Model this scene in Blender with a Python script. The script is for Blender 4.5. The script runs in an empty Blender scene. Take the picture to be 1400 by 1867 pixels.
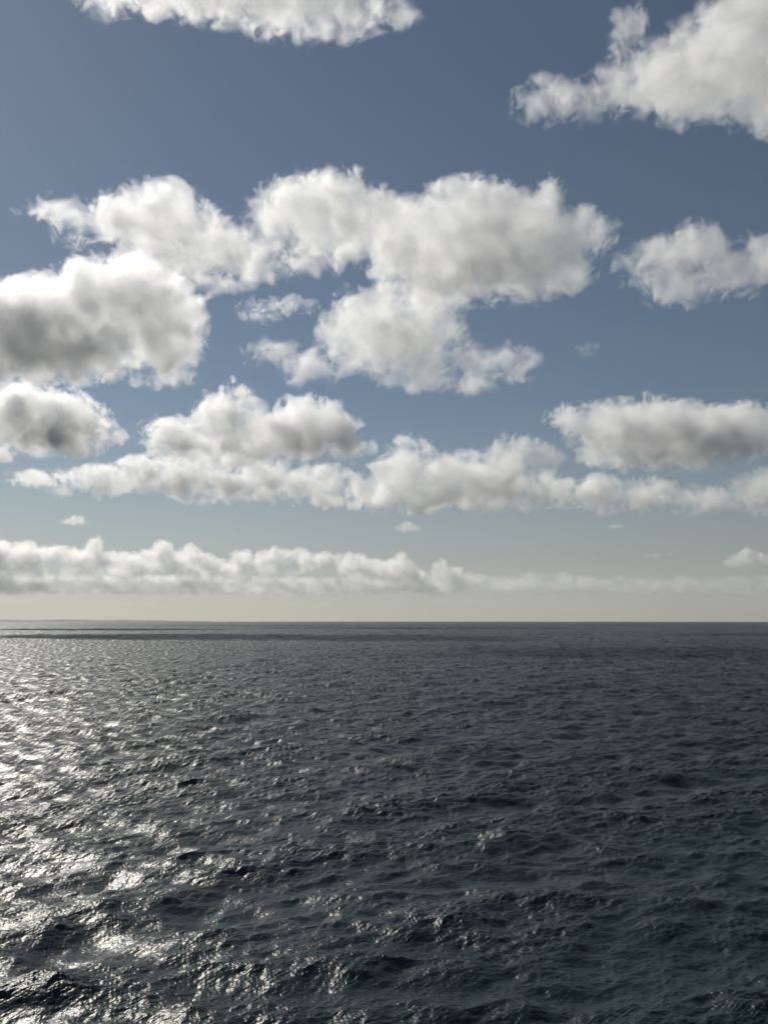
import bpy, math, random, time
import numpy as np
from mathutils import Vector, Matrix
import openvdb

T0 = time.time()
scene = bpy.context.scene
RAD = math.radians

# ------------------------------------------------------------------ camera
F_PX = 1403.0            # focal length in pixels of the 1400 x 1867 photograph (about 26 mm equivalent)
W_PX, H_PX = 1400.0, 1867.0
CAM_H = 29.0
PITCH = math.atan((1128.9 - H_PX / 2) / F_PX)
cd = bpy.data.cameras.new("camera")
cam = bpy.data.objects.new("camera", cd)
scene.collection.objects.link(cam)
cd.sensor_fit = 'VERTICAL'
cd.sensor_height = 24.0
cd.lens = 24.0 * F_PX / H_PX
cd.clip_start = 0.5
cd.clip_end = 200000.0
cam.location = (0, 0, CAM_H)
cam.rotation_euler = (RAD(90) + PITCH, 0, 0)
scene.camera = cam

# ------------------------------------------------------------------ sky, sun, exposure
SUN_EL, SUN_AZ = RAD(38), RAD(-39)          # azimuth from the view axis, negative to the left
SUN_DIR = Vector((math.sin(SUN_AZ) * math.cos(SUN_EL), math.cos(SUN_AZ) * math.cos(SUN_EL), math.sin(SUN_EL)))
world = bpy.data.worlds.new("World")
scene.world = world
world.use_nodes = True
wn, wl = world.node_tree.nodes, world.node_tree.links
bg = wn["Background"]
sky = wn.new("ShaderNodeTexSky")
sky.sky_type = 'NISHITA'
sky.sun_disc = False
sky.sun_elevation = SUN_EL
sky.sun_rotation = SUN_AZ
sky.altitude = 0
sky.air_density = 1.0
sky.dust_density = 0.1
sky.ozone_density = 1.0
# the lowest air is milky with sea haze: less colour the closer to the horizon
tcw = wn.new("ShaderNodeTexCoord"); sep = wn.new("ShaderNodeSeparateXYZ"); wl.new(tcw.outputs["Generated"], sep.inputs[0])
mr = wn.new("ShaderNodeMapRange"); mr.interpolation_type = 'SMOOTHSTEP'
mr.inputs["From Min"].default_value = -0.01; mr.inputs["From Max"].default_value = 0.30
mr.inputs["To Min"].default_value = 0.34; mr.inputs["To Max"].default_value = 0.88
wl.new(sep.outputs["Z"], mr.inputs["Value"])
hs = wn.new("ShaderNodeHueSaturation"); wl.new(sky.outputs[0], hs.inputs["Color"]); wl.new(mr.outputs[0], hs.inputs["Saturation"])
hs.inputs["Value"].default_value = 0.905
tint = wn.new("ShaderNodeMix"); tint.data_type = 'RGBA'; tint.blend_type = 'MULTIPLY'; tint.inputs["Factor"].default_value = 1.0
wl.new(hs.outputs[0], tint.inputs["A"]); tint.inputs["B"].default_value = (0.975, 1.0, 0.97, 1)
wl.new(tint.outputs["Result"], bg.inputs[0])
bg.inputs[1].default_value = 0.054

sd = bpy.data.lights.new("sun", 'SUN')
sun = bpy.data.objects.new("sun", sd)
scene.collection.objects.link(sun)
sd.energy = 4.2
sd.angle = RAD(0.53)
sd.color = (1.0, 0.945, 0.84)
sun.rotation_euler = SUN_DIR.to_track_quat('Z', 'Y').to_euler()

scene.view_settings.view_transform = 'Standard'
scene.view_settings.look = 'None'
scene.view_settings.exposure = 0.0
scene.view_settings.gamma = 1.0

cy = scene.cycles
cy.max_bounces = 12
cy.volume_bounces = 8
cy.glossy_bounces = 3
cy.diffuse_bounces = 2
cy.transmission_bounces = 4
cy.transparent_max_bounces = 200
cy.use_denoising = True
cy.use_adaptive_sampling = True
cy.adaptive_threshold = 0.03
cy.sample_clamp_indirect = 6.0

STEP = 3.0

# ------------------------------------------------------------------ helpers
def mesh_from(name, verts, quads):
    me = bpy.data.meshes.new(name)
    nv, nf = len(verts), len(quads)
    me.vertices.add(nv)
    me.vertices.foreach_set("co", np.ascontiguousarray(verts, dtype=np.float32).ravel())
    me.loops.add(nf * 4)
    me.loops.foreach_set("vertex_index", np.ascontiguousarray(quads, dtype=np.int32).ravel())
    me.polygons.add(nf)
    me.polygons.foreach_set("loop_start", np.arange(0, nf * 4, 4, dtype=np.int32))
    me.polygons.foreach_set("loop_total", np.full(nf, 4, dtype=np.int32))
    me.polygons.foreach_set("use_smooth", np.ones(nf, dtype=bool))
    me.update(calc_edges=True)
    return me


def link(name, me, mat=None, parent=None):
    o = bpy.data.objects.new(name, me)
    scene.collection.objects.link(o)
    if mat:
        me.materials.append(mat)
    if parent:
        o.parent = parent
    return o


# ------------------------------------------------------------------ sea
R_EARTH = 6371000.0

def sea_mesh():
    h = CAM_H
    fr = 769.0                                   # pixels per radian in the scored render
    # rings: dense where the photograph looks, out to beyond the horizon
    dep = [RAD(80), RAD(70), RAD(60), RAD(52), RAD(46), RAD(42), RAD(39), RAD(36.5), RAD(34.5), RAD(33)]
    r_near = [h / math.tan(a) for a in dep]
    horizon = math.sqrt(2 * h * R_EARTH)
    rr = list(r_near)
    r = r_near[-1]
    while r < horizon * 1.06:
        foot = r * r / (h * fr)
        step = min(0.34 * foot, 200.0)
        if r < 4000:
            step = min(step, 60.0)
        r += step
        rr.append(r)
    rr += [rr[-1] * 1.15, rr[-1] * 1.4, rr[-1] * 1.9]
    rr = np.array(rr)
    half = RAD(36)
    nf = int(2 * half * fr / 0.95)
    az = np.concatenate([np.linspace(-half, half, nf, endpoint=False),
                         np.linspace(half, 2 * math.pi - half, 150, endpoint=False)])
    na, nr = len(az), len(rr)
    rng = np.random.default_rng(11)
    # waves
    N = 260
    lam = np.exp(np.linspace(math.log(0.17), math.log(34.0), N) + rng.normal(0, 0.01, N))
    wind = RAD(-72)          # direction the waves travel
    spread = np.where(lam > 8, RAD(30), np.where(lam > 0.6, RAD(44), RAD(58)))
    th = wind + rng.normal(0, 1, N) * spread
    k = 2 * math.pi / lam
    octs = math.log2(34.0 / 0.17)
    mss_total = 0.116
    w = np.where(lam > 16, 0.4, np.where(lam > 9, 0.8, np.where(lam > 1.0, 1.15, 0.9)))
    w = np.where(lam < 0.6, 1.5, w)
    slope = np.sqrt(2 * mss_total * w / w.sum())
    amp = slope / k
    ph = rng.uniform(0, 2 * math.pi, N)
    kx, ky = k * np.cos(th), k * np.sin(th)
    # slow patches of gusty and slick water
    NG = 26
    gl = np.exp(rng.uniform(math.log(9), math.log(420), NG))
    gt = wind + rng.normal(0, 1, NG) * 0.9
    gk = 2 * math.pi / gl
    gp = rng.uniform(0, 2 * math.pi, NG)

    X = rr[:, None] * np.sin(az)[None, :]
    Y = rr[:, None] * np.cos(az)[None, :]
    X = X.astype(np.float64).ravel(); Y = Y.astype(np.float64).ravel()
    cell_az = np.full(na, 0.95 / fr); cell_az[nf:] = RAD(2)
    lat = (rr[:, None] * cell_az[None, :]).ravel().astype(np.float32)
    rad = np.repeat(np.gradient(rr), na).astype(np.float32)
    g = np.zeros(len(X), np.float32)
    for i in range(NG):
        g += np.cos(gk[i] * (math.cos(gt[i]) * X + math.sin(gt[i]) * Y) + gp[i]).astype(np.float32)
    g /= math.sqrt(NG / 2)
    gust = (1.0 + 0.13 * g).clip(0.6, 1.4)
    Z = np.zeros(len(X), np.float32); DX = np.zeros_like(Z); DY = np.zeros_like(Z)
    SX = np.zeros_like(Z); SY = np.zeros_like(Z); SUB = np.zeros_like(Z)
    order = np.argsort(-lam)
    mod = np.ones_like(Z)
    done_long = False
    for i in order:
        l = lam[i]
        if l < 2.5 and not done_long:
            done_long = True
            hn = Z / (Z.std() + 1e-6)
            mod = (gust * (1.0 + 0.16 * hn).clip(0.5, 1.6)).astype(np.float32)
        a = amp[i] * (mod if l < 2.5 else 1.0)
        fade = ((l / lat - 1.5) / 1.5).clip(0, 1).astype(np.float32)
        fade *= ((l / rad - 0.05) / 0.18).clip(0, 1)
        sub = (slope[i] ** 2) / 2 * (1 - fade)
        SUB += sub * (mod ** 2 if l < 2.5 else 1)
        idx = np.nonzero(fade > 0)[0]
        if len(idx) == 0:
            continue
        p = np.mod(kx[i] * X[idx] + ky[i] * Y[idx] + ph[i], 2 * math.pi).astype(np.float32)
        c, s = np.cos(p), np.sin(p)
        aa = (a[idx] if l < 2.5 else a) * fade[idx]
        q = 0.75 if l > 1.0 else 0.4
        Z[idx] += aa * c
        DX[idx] -= q * aa * s * math.cos(th[i])
        DY[idx] -= q * aa * s * math.sin(th[i])
        SX[idx] -= aa * kx[i] * s
        SY[idx] -= aa * ky[i] * s
    # sharpen crests a little through the local compression
    dist = np.sqrt(X * X + Y * Y)
    curv = dist * dist / (2 * R_EARTH)
    V = np.stack([X + DX, Y + DY, Z - curv], 1)
    Nn = np.stack([-SX, -SY, np.ones_like(SX)], 1)
    Nn /= np.linalg.norm(Nn, axis=1)[:, None]
    i0 = np.arange(nr - 1)[:, None] * na + np.arange(na)[None, :]
    i1 = np.arange(nr - 1)[:, None] * na + (np.arange(na)[None, :] + 1) % na
    Q = np.stack([i0, i1, i1 + na, i0 + na], -1).reshape(-1, 4)
    # centre fan as quads onto one point ring
    c_idx = len(V)
    V = np.vstack([V, [[0, 0, 0]]]); Nn = np.vstack([Nn, [[0, 0, 1]]])
    SUB = np.append(SUB, 0)
    me = mesh_from("sea", V, Q)
    # close the hole around the viewer's own footprint
    import bmesh
    bm = bmesh.new(); bm.from_mesh(me)
    bm.verts.ensure_lookup_table()
    cv = bm.verts[c_idx]
    for j in range(na):
        f = bm.faces.new((bm.verts[(j + 1) % na], bm.verts[j], cv)); f.smooth = True
    bm.normal_update(); 
    bm.to_mesh(me); bm.free()
    me.normals_split_custom_set_from_vertices(Nn.astype(np.float32))
    at = me.attributes.new("chop", 'FLOAT', 'POINT')
    at.data.foreach_set("value", np.sqrt(SUB).astype(np.float32))
    print("sea", len(V), nr, na, time.time() - T0, flush=True)
    return me


def water_material():
    m = bpy.data.materials.new("sea_water")
    m.use_nodes = True
    n, l = m.node_tree.nodes, m.node_tree.links
    p = n["Principled BSDF"]
    p.inputs["Base Color"].default_value = (0.008, 0.020, 0.025, 1)
    p.inputs["IOR"].default_value = 1.34
    a = n.new("ShaderNodeAttribute"); a.attribute_name = "chop"
    # finer ripples than the mesh holds roughen the gloss
    sq = n.new("ShaderNodeMath"); sq.operation = 'MULTIPLY_ADD'
    l.new(a.outputs["Fac"], sq.inputs[0]); sq.inputs[1].default_value = 0.65; sq.inputs[2].default_value = 0.07
    rt = n.new("ShaderNodeMath"); rt.operation = 'POWER'; rt.inputs[1].default_value = 0.5
    l.new(sq.outputs[0], rt.inputs[0])
    l.new(rt.outputs[0], p.inputs["Roughness"])
    tc = n.new("ShaderNodeNewGeometry")
    mp = n.new("ShaderNodeMapping"); mp.inputs["Scale"].default_value = (0.42, 1.0, 1.0)
    l.new(tc.outputs["Position"], mp.inputs[0])
    t1 = n.new("ShaderNodeTexNoise"); t1.inputs["Scale"].default_value = 6.0; t1.inputs["Detail"].default_value = 4; t1.inputs["Roughness"].default_value = 0.6
    l.new(mp.outputs[0], t1.inputs["Vector"])
    b = n.new("ShaderNodeBump"); b.inputs["Strength"].default_value = 0.8; b.inputs["Distance"].default_value = 0.05
    l.new(t1.outputs["Fac"], b.inputs["Height"])
    l.new(b.outputs[0], p.inputs["Normal"])
    return m


# ------------------------------------------------------------------ clouds
SKIN = bpy.data.materials.new("cloud_skin")
SKIN.use_nodes = True
_n, _l = SKIN.node_tree.nodes, SKIN.node_tree.links
for _x in list(_n):
    _n.remove(_x)
_o = _n.new("ShaderNodeOutputMaterial"); _m = _n.new("ShaderNodeMixShader"); _m.inputs[0].default_value = 0.02
_t = _n.new("ShaderNodeBsdfTransparent"); _d = _n.new("ShaderNodeBsdfTranslucent"); _d.inputs[0].default_value = (0.9, 0.9, 0.9, 1)
_l.new(_t.outputs[0], _m.inputs[1]); _l.new(_d.outputs[0], _m.inputs[2]); _l.new(_m.outputs[0], _o.inputs["Surface"])

def vapour_material(name, colour):
    m = bpy.data.materials.new(name)
    m.use_nodes = True
    n, l = m.node_tree.nodes, m.node_tree.links
    for x in list(n):
        n.remove(x)
    o = n.new("ShaderNodeOutputMaterial"); v = n.new("ShaderNodeVolumeScatter"); a = n.new("ShaderNodeAttribute")
    a.attribute_name = "density"
    v.inputs["Color"].default_value = colour; v.inputs["Anisotropy"].default_value = 0.5
    l.new(a.outputs["Fac"], v.inputs["Density"]); l.new(v.outputs[0], o.inputs["Volume"])
    m.cycles.volume_step_rate = STEP
    return m


VAPOUR = vapour_material("cloud_vapour", (0.985, 0.985, 0.98, 1))
BANK_VAPOUR = vapour_material("haze_toned_vapour", (0.90, 0.89, 0.85, 1))  # duller, warmer scatter colour imitates the distant haze over the banks


def vapour(dens, origin, cell, shape, mat):
    """a volume whose density is the given array: the cells are the vertices of a loose mesh, read back by index"""
    nx, ny, nz = shape
    me = bpy.data.meshes.new("vapour_cells")
    me.vertices.add(dens.size)
    at = me.attributes.new("dens", 'FLOAT', 'POINT')
    at.data.foreach_set("value", np.ascontiguousarray(dens).ravel())
    cells = bpy.data.objects.new("vapour_cells", me)          # data only, not part of the scene
    o = bpy.data.objects.new("vapour", bpy.data.volumes.new("vapour"))
    scene.collection.objects.link(o)
    o.data.materials.append(mat)
    ng = bpy.data.node_groups.new("vapour", 'GeometryNodeTree')
    ng.interface.new_socket("Geometry", in_out='INPUT', socket_type='NodeSocketGeometry')
    ng.interface.new_socket("Geometry", in_out='OUTPUT', socket_type='NodeSocketGeometry')
    N, L = ng.nodes, ng.links
    gi, go = N.new("NodeGroupInput"), N.new("NodeGroupOutput")
    pos = N.new("GeometryNodeInputPosition")
    # cell units: x right, y down, z away  ->  position / cell with the origin's offset
    sub = N.new("ShaderNodeVectorMath"); sub.operation = 'SUBTRACT'; sub.inputs[1].default_value = tuple(float(v) for v in origin)
    L.new(pos.outputs[0], sub.inputs[0])
    mul = N.new("ShaderNodeVectorMath"); mul.operation = 'MULTIPLY'; mul.inputs[1].default_value = (1 / cell, -1 / cell, -1 / cell)
    L.new(sub.outputs[0], mul.inputs[0])
    add = N.new("ShaderNodeVectorMath"); add.operation = 'ADD'; add.inputs[1].default_value = (0.5, 0.5, 0.5)
    L.new(mul.outputs[0], add.inputs[0])
    fl = N.new("ShaderNodeVectorMath"); fl.operation = 'FLOOR'; L.new(add.outputs[0], fl.inputs[0])
    dot = N.new("ShaderNodeSeparateXYZ"); L.new(fl.outputs[0], dot.inputs[0])
    xi, yi, zi = (N.new("FunctionNodeFloatToInt") for _ in range(3))
    for k, q in enumerate((xi, yi, zi)):
        L.new(dot.outputs[k], q.inputs[0])
    def imath(op, a, b):
        m = N.new("FunctionNodeIntegerMath"); m.operation = op
        L.new(a, m.inputs[0])
        if isinstance(b, int):
            m.inputs[1].default_value = b
        else:
            L.new(b, m.inputs[1])
        return m.outputs[0]
    idx = imath('ADD', imath('MULTIPLY', xi.outputs[0], ny * nz), imath('ADD', imath('MULTIPLY', yi.outputs[0], nz), zi.outputs[0]))
    na = N.new("GeometryNodeInputNamedAttribute"); na.data_type = 'FLOAT'; na.inputs[0].default_value = "dens"
    si = N.new("GeometryNodeSampleIndex"); si.data_type = 'FLOAT'; si.domain = 'POINT'; si.clamp = True
    oi = N.new("GeometryNodeObjectInfo"); oi.inputs["Object"].default_value = cells
    L.new(oi.outputs["Geometry"], si.inputs["Geometry"]); L.new(na.outputs[0], si.inputs["Value"]); L.new(idx, si.inputs["Index"])
    vc = N.new("GeometryNodeVolumeCube")
    L.new(si.outputs[0], vc.inputs["Density"])
    ox, oy, oz = (float(v) for v in origin)
    vc.inputs["Min"].default_value = (ox, oy - (ny - 1) * cell, oz - (nz - 1) * cell)
    vc.inputs["Max"].default_value = (ox + (nx - 1) * cell, oy, oz)
    vc.inputs["Resolution X"].default_value = nx; vc.inputs["Resolution Y"].default_value = ny; vc.inputs["Resolution Z"].default_value = nz
    sm = N.new("GeometryNodeSetMaterial"); sm.inputs["Material"].default_value = mat
    L.new(vc.outputs[0], sm.inputs[0]); L.new(sm.outputs[0], go.inputs[0])
    md = o.modifiers.new("vapour", 'NODES'); md.node_group = ng
    return o


CAM_R = Matrix.Rotation(RAD(90) + PITCH, 3, 'X')

def to_world(x, y, depth):
    d = Vector(((x - W_PX / 2) / F_PX * depth, (H_PX / 2 - y) / F_PX * depth, -depth))
    return CAM_R @ d + Vector((0, 0, CAM_H))


def noise_bands(shape, bands, seed):
    """band-passed noise volumes, each with unit deviation; bands are wavelengths in cells"""
    rng = np.random.default_rng(seed)
    w = np.fft.rfftn(rng.standard_normal(shape, dtype=np.float32)).astype(np.complex64)
    fx = np.fft.fftfreq(shape[0])[:, None, None]; fy = np.fft.fftfreq(shape[1])[None, :, None]; fz = np.fft.rfftfreq(shape[2])[None, None, :]
    fr = np.sqrt(fx * fx + fy * fy + fz * fz).astype(np.float32) + 1e-6
    for lam in bands:
        q = np.log2(fr * lam)
        filt = np.exp(-q * q / (2 * 0.45 ** 2)).astype(np.float32)
        v = np.fft.irfftn(w * filt, s=shape).astype(np.float32)
        yield lam, v / (v.std() + 1e-9)


def good(n):
    n = int(math.ceil(n))
    while True:
        m = n
        for p in (2, 3, 5):
            while m % p == 0:
                m //= p
        if m == 1:
            return n
        n += 1


def make_cloud(label, ells, base_y, seed, vox=1.8, rough=1.0, od=1.0, thick=1.0, H=720.0,
               fade_bottom=None, dist=None, thickest=(), zj=0.0, soft=1.0, kind_group='cumulus clouds over the sea', lumps=1.0):
    el = PITCH + math.atan((H_PX / 2 - base_y) / F_PX)
    D = dist if dist else H / math.sin(el)
    cx = sum(e[0] for e in ells) / len(ells)
    # depth along the view axis so that the slant distance is D
    v = Vector(((cx - 700) / F_PX, (H_PX / 2 - base_y) / F_PX, 1.0))
    depth = D / v.length
    s = depth / F_PX                          # metres per photograph pixel at that depth
    rnd = random.Random(seed)
    E = []
    for e in ells:
        x, y, rx, ry = e[:4]
        rz = (0.62 * min(rx, ry) + 0.38 * max(rx, ry)) * thick
        E.append((x, y, rnd.uniform(-0.25, 0.25) * rz + rnd.uniform(-1, 1) * zj, rx, ry, rz))
    M = 20 + 14 * rough
    x0 = min(e[0] - e[3] for e in E) - M; x1 = max(e[0] + e[3] for e in E) + M
    y0 = min(e[1] - e[4] for e in E) - M; y1 = max(e[1] + e[4] for e in E) + M
    z0 = min(e[2] - e[5] for e in E) - M; z1 = max(e[2] + e[5] for e in E) + M
    nx, ny, nz = good((x1 - x0) / vox), good((y1 - y0) / vox), good((z1 - z0) / vox)
    xs = (x0 + vox * np.arange(nx, dtype=np.float32))[:, None, None]
    ys = (y0 + vox * np.arange(ny, dtype=np.float32))[None, :, None]
    zs = (z0 + vox * np.arange(nz, dtype=np.float32))[None, None, :]
    acc = np.zeros((nx, ny, nz), np.float32)
    K = 7.0 * min(1.0, lumps)
    for (x, y, z, rx, ry, rz) in E:
        # only within reach
        m = 5 * K + 6
        ia = max(0, int((x - rx - m - x0) / vox)); ib = min(nx, int((x + rx + m - x0) / vox) + 2)
        ja = max(0, int((y - ry - m - y0) / vox)); jb = min(ny, int((y + ry + m - y0) / vox) + 2)
        ka = max(0, int((z - rz - m - z0) / vox)); kb = min(nz, int((z + rz + m - z0) / vox) + 2)
        q = np.sqrt(((xs[ia:ib] - x) / rx) ** 2 + ((ys[:, ja:jb] - y) / ry) ** 2 + ((zs[:, :, ka:kb] - z) / rz) ** 2)
        d = (1 - q) * min(rx, ry, rz)
        acc[ia:ib, ja:jb, ka:kb] += np.exp((d / K).clip(-8, 30))
    f = K * np.log(acc + 1e-4)
    del acc
    f -= 0.3 * lumps
    sc = lumps                                # size of the lumps relative to the large high clouds
    tot_n = np.zeros_like(f)
    warp = []
    for lam, n in noise_bands((nx, ny, nz), [b * sc / vox for b in (90, 48)], seed + 900):
        warp.append(n)
    inner = np.exp(0.20 * warp[0] + 0.26 * warp[1]).astype(np.float32)
    for lam, n in noise_bands((nx, ny, nz), [b * sc / vox for b in (90, 46, 24, 13, 7.5, 4.6)], seed + 5):
        wpx = lam * vox / sc
        a = 1.0 * sc * (wpx ** 0.45) / 0.97 * rough
        # half plain, half billowed: rounded outward, creased between
        if wpx < 15:                          # ragged in places, firm and rounded elsewhere
            a = a * (0.62 + 0.62 * warp[0]).clip(0.12, 1.7)
        tot_n += a * (0.62 * n + 0.62 * (np.abs(n) - 0.8))
    # curl the finer noise along the coarser
    I = np.arange(nx, dtype=np.float32)[:, None, None] + warp[0] * (4.0 * sc * rough / vox) + warp[1] * (2.0 * sc / vox)
    J = np.arange(ny, dtype=np.float32)[None, :, None] + np.roll(warp[0], 17, 0) * (4.0 * sc * rough / vox) - np.roll(warp[1], 9, 1) * (2.0 * sc / vox)
    I = np.clip(np.rint(I), 0, nx - 1).astype(np.int32); J = np.clip(np.rint(J), 0, ny - 1).astype(np.int32)
    tot_n = tot_n[I, J, np.arange(nz)[None, None, :]]
    del I, J, warp
    # stray scraps die out a little way off the body
    f += tot_n * (1.0 + (f + 4 * sc) / (26 * sc)).clip(0, 1)
    f += (f / (16 * sc)).clip(None, 0) * 10 * sc
    # keep a closed shell
    for ax in range(3):
        sl = [slice(None)] * 3
        for e in (0, -1):
            sl[ax] = e
            f[tuple(sl)] = -60
    # density per cell: thin at the rim, thicker inside
    yb_ = (ys - (y0 + M)) / (y1 - y0 - 2 * M)
    wd = (5.0 + 10.0 * yb_.clip(0, 1) ** 1.5) * sc ** 0.8 * soft
    q = ((f + 3.0 * sc) / wd).clip(0, 1)
    dens = q * q * (3 - 2 * q) * (0.55 + 0.45 * ((f - 6 * sc) / (26 * sc)).clip(0, 1))
    veil = ((f + 13 * sc) / (15 * sc)).clip(0, 1)          # thin vapour trailing round the body
    dens += 0.12 * soft * veil * veil
    dens *= inner
    for (tx, ty, trx, try_, gain) in thickest:
        dens *= 1 + 0.3 * gain * np.exp(-((xs - tx) / trx) ** 2 - ((ys - ty) / try_) ** 2)
    if fade_bottom:                           # density thinned toward the base, standing in for haze in front
        dens *= 1 - ((ys - fade_bottom[0]) / fade_bottom[1]).clip(0, 1)
    dens = (dens * 0.8 * od / 30.0 / s).astype(np.float32)
    # hull for the cloud's own outline
    st = 2
    gr = openvdb.FloatGrid(-60.0)
    gr.copyFromArray(np.ascontiguousarray(f[::st, ::st, ::st]))
    pts, quads = gr.convertToQuads(0.5 * sc)
    p = np.asarray(pts, dtype=np.float32) * st
    quads = np.asarray(quads)
    centre = to_world((x0 + x1) / 2, (y0 + y1) / 2, depth)
    c_l = np.array([(x0 + x1) / 2, (y0 + y1) / 2, 0.0], dtype=np.float32)
    def local(q):                       # cell coordinates to metres: x right, y up, z toward the viewer
        r = (q * vox + np.array([x0, y0, z0], dtype=np.float32) - c_l) * s
        return r * np.array([1, -1, -1], dtype=np.float32)
    Vl = local(p)
    me = mesh_from("cloud", Vl, quads)
    A, B, C = (Vl[quads[:, i]].astype(np.float64) for i in range(3))
    if np.einsum('ij,ij->', A, np.cross(B, C)) < 0:
        me.flip_normals()
    root = link("cloud", me, SKIN)
    root.matrix_world = Matrix.Translation(centre) @ CAM_R.to_4x4()
    root["label"] = label
    root["category"] = "cloud"
    root["group"] = kind_group
    vap = vapour(dens, local(np.zeros((1, 3), np.float32))[0], vox * s, (nx, ny, nz), BANK_VAPOUR if dist else VAPOUR)
    vap.parent = root
    tot = len(quads)
    print("cloud", (nx, ny, nz), tot, "D", round(D), round(time.time() - T0, 1), flush=True)
    return root


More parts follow.
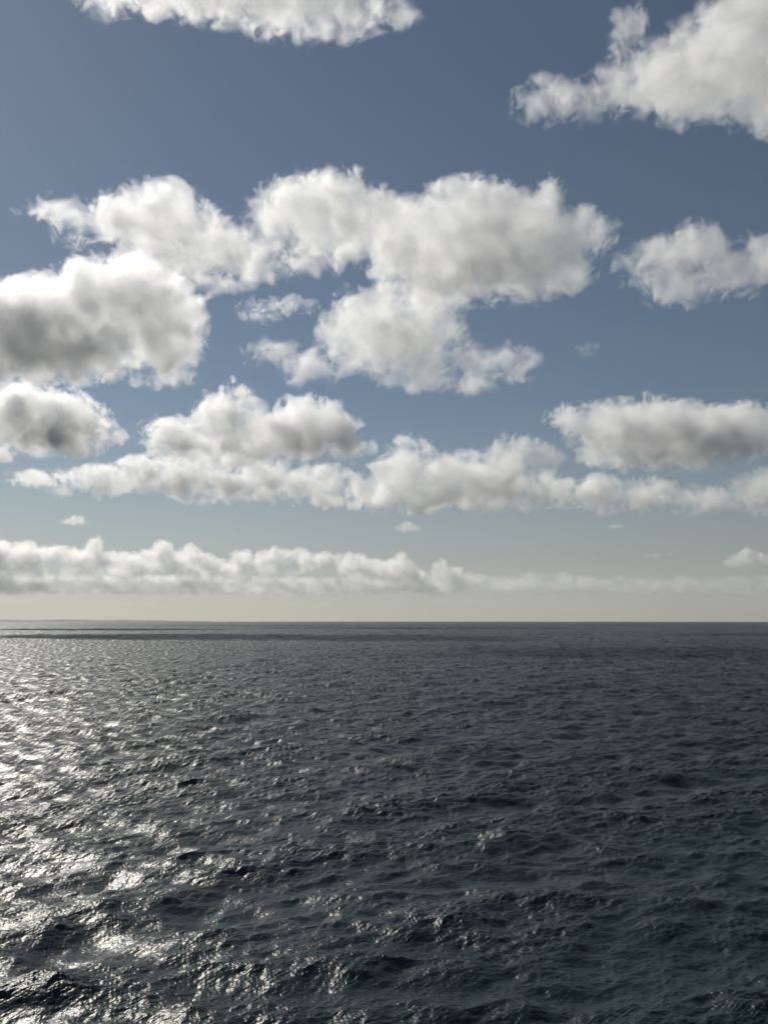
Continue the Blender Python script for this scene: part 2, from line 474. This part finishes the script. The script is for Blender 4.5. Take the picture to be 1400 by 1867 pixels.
CLOUDS = [
 dict(label="white cloud cut off by the top edge, thin and trailing downward, left of centre",
      ells=[(190,0,36,26),(260,-28,80,30),(400,-30,110,52),(520,2,105,46),(590,12,80,46),(670,14,50,32),(715,25,28,16),(400,-80,260,50)],
      base_y=80, seed=1, od=0.5, rough=1.5, soft=2.4),
 dict(label="bright cloud in the top right corner with a tail reaching left",
      ells=[(1290,130,125,72),(1200,150,90,48),(1370,60,90,90),(1400,160,70,70),(1140,55,26,38),(1130,165,55,35),(1030,182,62,30),(980,185,34,26),(1380,10,80,45),(1460,120,120,110),(1250,80,40,35)],
      base_y=240, seed=2, od=0.5, rough=1.3, soft=2.5),
 dict(label="bright rounded cloud with a ragged tail to its left, above the large grey-bellied cloud",
      ells=[(290,410,92,66),(290,372,46,34),(200,402,46,30),(150,397,40,22),(98,383,30,9),(140,432,26,12),(370,442,75,52),(430,472,58,34),(320,470,75,40),(490,490,36,12),(400,518,28,8),(270,480,50,22)],
      base_y=520, seed=3, thickest=((300,450,70,30,.5),), od=0.58, soft=2.0, rough=1.15),
 dict(label="domed white cloud with broken underside, between two bright high clouds",
      ells=[(580,390,100,62),(500,392,44,40),(655,402,72,54),(715,420,50,46),(560,352,46,28),(620,440,70,32),(620,360,50,35),(480,440,40,30),(700,470,30,40),(540,465,50,14),(590,480,40,12)],
      base_y=520, seed=4, od=0.58, soft=2.0, rough=1.15),
 dict(label="largest bright cloud, high right of centre, pointed at its right end",
      ells=[(860,430,115,76),(856,358,46,38),(815,375,50,34),(905,398,70,46),(965,412,78,56),(1000,368,26,36),(1045,420,50,34),(1088,412,24,14),(1085,440,24,22),(960,470,108,58),(1010,505,56,34),(790,470,95,50),(880,508,120,32),(750,410,48,38),(780,530,80,28),(720,450,50,50)],
      base_y=540, seed=5, thickest=((890,495,120,42,1.2),), od=0.75, soft=1.1),
 dict(label="ragged white cloud with a thin tail on each side, under the largest cloud",
      ells=[(720,610,110,64),(680,568,62,42),(650,620,62,52),(580,672,50,22),(525,647,38,11),(482,635,18,7),(760,660,72,42),(800,692,55,20),(862,662,52,22),(905,668,34,12),(928,648,22,9),(945,662,16,7),(905,692,26,6),(785,570,56,40)],
      base_y=715, seed=6, thickest=((730,620,60,35,1.0),), od=0.56, soft=1.9, rough=1.2),
 dict(label="big cloud with a dark grey belly at the left edge",
      ells=[(60,600,105,80),(0,590,80,78),(-60,610,80,70),(170,560,90,66),(210,530,70,46),(270,565,80,66),(305,620,58,60),(180,645,100,46),(60,655,115,40),(310,680,38,26),(180,505,46,30),(330,570,44,50),(340,640,26,40),(270,500,40,30)],
      base_y=710, seed=7, thickest=((110,612,110,42,1.7),(30,650,90,40,1.0),), od=0.85, thick=1.15),
 dict(label="grey cloud with a white rim, lower left edge, below the big dark-bellied one",
      ells=[(40,760,66,52),(100,762,72,48),(160,786,50,33),(30,720,42,28),(80,800,80,28),(0,785,50,40),(-50,780,60,50),(200,797,22,12)],
      base_y=838, seed=8, thickest=((110,778,75,32,1.7),), od=1.4),
 dict(label="double-humped cloud shaded grey on its right hump, left of centre",
      ells=[(320,800,54,36),(400,765,48,42),(425,718,25,16),(560,778,80,48),(495,790,80,42),(612,780,38,38),(440,812,130,28),(635,812,38,18)],
      base_y=845, seed=9, thickest=((605,800,60,34,1.8),(330,812,40,20,.6),), od=1.35),
 dict(label="low string of four small puffs with a thin tail to the left",
      ells=[(210,872,52,20),(280,864,62,27),(345,874,52,32),(420,886,55,25),(470,872,44,28),(540,884,64,29),(600,886,44,26),(90,874,34,6),(140,884,32,10),(638,905,24,10),(330,840,26,16),(390,860,26,20)],
      base_y=915, seed=10, thickest=((270,872,30,15,1.0),(370,886,28,22,1.3),(480,882,25,18,1.3),), od=1.5, rough=1.15),
 dict(label="long low cloud tapering toward the right, tallest and greyest at its left half",
      ells=[(740,850,45,40),(720,880,48,38),(820,868,82,32),(880,876,74,38),(940,888,54,32),(740,812,14,14),(690,906,36,16),(800,908,125,16),(1000,898,60,22),(1090,903,70,20),(1180,908,70,16),(1270,910,70,13),(1340,906,50,13),(1120,888,44,12)],
      base_y=932, seed=11, thickest=((905,890,50,24,1.7),(780,895,40,15,.5),), od=1.35, rough=1.1),
 dict(label="small white puff just above the long tapering low cloud",
      ells=[(950,825,42,24),(900,830,34,16),(992,840,28,15)],
      base_y=860, seed=12, od=0.9, rough=0.8),
 dict(label="wide flat-based cloud with a dark grey underside, right edge",
      ells=[(1170,785,108,44),(1100,767,52,26),(1040,758,36,16),(1180,745,44,16),(1240,800,100,44),(1310,788,92,42),(1380,780,74,38),(1440,790,60,38),(1095,818,44,24),(1200,832,100,18)],
      base_y=858, seed=13, thickest=((1295,805,90,36,1.8),(1110,800,40,18,.6),), od=1.4),
 dict(label="small bright cloud at the right edge over the end of the long low one",
      ells=[(1392,882,42,20),(1430,895,60,28),(1395,930,18,5)],
      base_y=925, seed=14, od=1.0, rough=0.7),
 dict(label="wispy cloud with a curled left arm, alone at the upper right edge",
      ells=[(1270,448,50,44),(1225,480,46,38),(1178,470,46,24),(1156,490,18,24),(1205,500,30,30),(1340,490,62,34),(1410,480,60,38),(1235,530,36,20),(1300,508,54,24),(1372,458,24,16)],
      base_y=560, seed=15, od=0.55, soft=2.3, rough=1.3),
]
_r = random.Random(77)
_px = [-80, 0, 40, 110, 165, 180, 230, 290, 345, 390, 440, 500, 550, 600, 650, 700, 733, 765, 803, 850, 900, 960]
_py = [985, 978, 988, 994, 980, 1000, 1005, 985, 990, 1018, 1002, 998, 1000, 1009, 1006, 1019, 1010, 1040, 1022, 1041, 1055, 1063]
BANK_BODY = []
for _i in range(150):
    _x = _r.uniform(-70, 950)
    _t = float(np.interp(_x, _px, _py)) + 15
    _y = _t + (1072 - _t) * _r.random()
    _q = _r.uniform(8, 15) * (0.5 if _x > 850 else 1)
    BANK_BODY.append((_x, _y, _q * _r.uniform(1.0, 1.5), _q))

BANK_THIN = []
for _i in range(75):
    _x = _r.uniform(900, 1440)
    _q = _r.uniform(3.5, 8)
    BANK_THIN.append((_x, _r.uniform(1056 + 8 * math.sin(_x / 37.0) * math.sin(_x / 91.0), 1074), _q * _r.uniform(1.2, 2.4), _q))

CLOUDS += [
 dict(label="tiny white streak of cloud alone above the left end of the horizon bank", ells=[(137,952,24,7),(140,947,14,7)], base_y=960, seed=31, od=1.6, rough=0.5, lumps=0.25, vox=1.4),
 dict(label="tiny white puff beneath the long tapering cloud", ells=[(745,964,24,7.5),(742,957,11,7)], base_y=972, seed=32, od=1.4, rough=0.5, lumps=0.25, vox=1.4),
 dict(label="faintest tiny cloud below the right part of the long tapering cloud", ells=[(1122,960,18,5)], base_y=965, seed=33, od=1.2, rough=0.4, lumps=0.25, vox=1.4),
 dict(label="small heaped cloud near the right edge just above the horizon haze", ells=[(1366,1021,34,13),(1362,1011,16,10),(1405,1026,26,10),(1332,1028,16,6)], base_y=1034, seed=34, od=2.6, rough=0.5, lumps=0.4, vox=1.5),
 dict(label="pair of loose wisps between the white ragged cloud and the big dark-bellied one", ells=[(470,577,22,9),(505,557,34,8),(540,556,14,6)], base_y=590, seed=36, od=0.7, rough=0.75),
 dict(label="faintest shred of cloud, alone in open blue below the wispy right-hand cloud", ells=[(1066,640,16,9),(1076,632,10,8)], base_y=655, seed=37, od=0.22, rough=0.9, soft=1.6, lumps=0.5, vox=1.6),
 dict(label="small wisp just above and left of the small heaped cloud near the right edge", ells=[(1190,1014,16,5),(1220,1010,9,4)], base_y=1022, seed=38, od=0.8, rough=0.4, lumps=0.25, vox=1.4),
 dict(label="long bank of heaped cumulus low over the horizon, left",
      ells=[(-60,1016,60,30),(0,1008,34,26),(38,1004,22,18),(60,1014,30,18),(100,1012,20,16),(122,1016,20,14),(170,1002,13,22),(160,1018,28,18),(200,1016,18,12),(230,1018,20,12),(252,1022,16,10),(290,1002,17,17),(278,1014,20,14),(312,1018,20,13),(345,1005,16,13),(362,1015,14,12),(335,1020,20,12),(395,1030,18,10),(430,1020,18,15),(452,1016,12,12),(480,1018,14,13),(500,1012,16,14),(520,1016,15,14),(545,1012,15,13),(562,1018,15,14),(590,1020,14,13),(610,1024,13,12),(635,1020,14,13),(655,1022,14,12),(680,1028,14,12),(700,1032,13,10),(733,1018,11,12),(728,1034,18,14),(745,1040,13,10),(768,1050,14,8),(803,1030,11,12),(812,1042,15,12),(835,1046,15,10),(855,1052,15,9),(880,1058,20,8),(920,1064,30,6),
            (60,1066,150,12),(300,1066,160,12),(520,1068,160,11),(720,1070,120,8)] + BANK_BODY, zj=38,
      base_y=1078, seed=40, fade_bottom=(1042, 52), od=2.1, rough=1.0, lumps=0.3, vox=1.7, thick=1.5, H=720, dist=16000, kind_group='cloud banks along the horizon'),
 dict(label="low faint bank of cloud in the haze over the horizon, right",
      ells=BANK_THIN + [(960,1072,60,7),(1040,1072,60,7),(1150,1073,60,6),(1250,1073,70,6),(1350,1074,70,5)], zj=30,
      base_y=1082, seed=41, fade_bottom=(1060, 24), od=1.1, rough=0.7, lumps=0.4, vox=1.7, thick=2.0, dist=19000, kind_group='cloud banks along the horizon'),
]

sea = link("sea", sea_mesh(), water_material())
sea["kind"] = "structure"


# ------------------------------------------------------------------ far coast and the sea air
def hill_mesh():
    """low wooded headland, 24 km off, rising a few tens of metres over the horizon"""
    rng = np.random.default_rng(3)
    nu, nv = 220, 14
    R0 = 23500.0
    az = np.radians(np.linspace(-27.5, -12.5, nu))
    t = np.linspace(0, 1, nu)
    prof = 30 + 26 * np.exp(-((t - 0.36) / 0.10) ** 2) + 14 * np.exp(-((t - 0.60) / 0.09) ** 2) + 12 * np.exp(-((t - 0.12) / 0.09) ** 2)
    for k in range(3, 40):
        prof += 5.0 / k * np.sin(2 * math.pi * k * t + rng.uniform(0, 6.28))
    prof *= (t / 0.06).clip(0, 1) ** 0.7 * ((1 - t) / 0.25).clip(0, 1) ** 0.7
    V = []
    for j in range(nv):
        v = j / (nv - 1)
        h = math.sin(math.pi * v) ** 0.7
        r = R0 + 3000 * v
        for i in range(nu):
            z = (prof[i] + 14) * h * (1 + 0.12 * math.sin(i * 0.9 + j * 1.7)) - r * r / (2 * R_EARTH) - 3
            V.append((r * math.sin(az[i]), r * math.cos(az[i]), z))
    I = (np.arange(nv - 1)[:, None] * nu + np.arange(nu - 1)[None, :])
    Q = np.stack([I, I + 1, I + nu + 1, I + nu], -1).reshape(-1, 4)
    return mesh_from("hill", np.array(V), Q)

hm = bpy.data.materials.new("hill_scrub"); hm.use_nodes = True
_n, _l = hm.node_tree.nodes, hm.node_tree.links
_p = _n["Principled BSDF"]; _p.inputs["Roughness"].default_value = 0.95
_t = _n.new("ShaderNodeTexNoise"); _t.inputs["Scale"].default_value = 0.004; _t.inputs["Detail"].default_value = 6
_g = _n.new("ShaderNodeNewGeometry"); _l.new(_g.outputs["Position"], _t.inputs["Vector"])
_c = _n.new("ShaderNodeValToRGB"); _c.color_ramp.elements[0].color = (0.05, 0.07, 0.04, 1); _c.color_ramp.elements[1].color = (0.12, 0.12, 0.08, 1)
_l.new(_t.outputs["Fac"], _c.inputs[0]); _l.new(_c.outputs[0], _p.inputs["Base Color"])
hill = link("hill", hill_mesh(), hm)
hill["kind"] = "structure"

if True:
    hx, z0h, z1h = 33000.0, -92.0, 400.0
    hv = [(x, y, z) for z in (z0h, z1h) for y in (-hx, hx) for x in (-hx, hx)]
    hq = [(0, 2, 3, 1), (4, 5, 7, 6), (0, 1, 5, 4), (2, 6, 7, 3), (0, 4, 6, 2), (1, 3, 7, 5)]
    hz = bpy.data.materials.new("haze"); hz.use_nodes = True
    _n, _l = hz.node_tree.nodes, hz.node_tree.links
    for _x in list(_n):
        _n.remove(_x)
    _o = _n.new("ShaderNodeOutputMaterial"); _v = _n.new("ShaderNodeVolumePrincipled")
    _v.inputs["Color"].default_value = (0.76, 0.755, 0.71, 1)
    _v.inputs["Density"].default_value = 2.8e-5
    _v.inputs["Anisotropy"].default_value = 0.3
    _l.new(_v.outputs[0], _o.inputs["Volume"])
    hz.cycles.homogeneous_volume = True
    hme = mesh_from("haze", np.array(hv), np.array(hq))
    hme.polygons.foreach_set("use_smooth", np.zeros(6, dtype=bool))
    haze = link("haze", hme, hz)
    haze["kind"] = "stuff"

for c in CLOUDS:
    make_cloud(**c)
print("script done", time.time() - T0, flush=True)
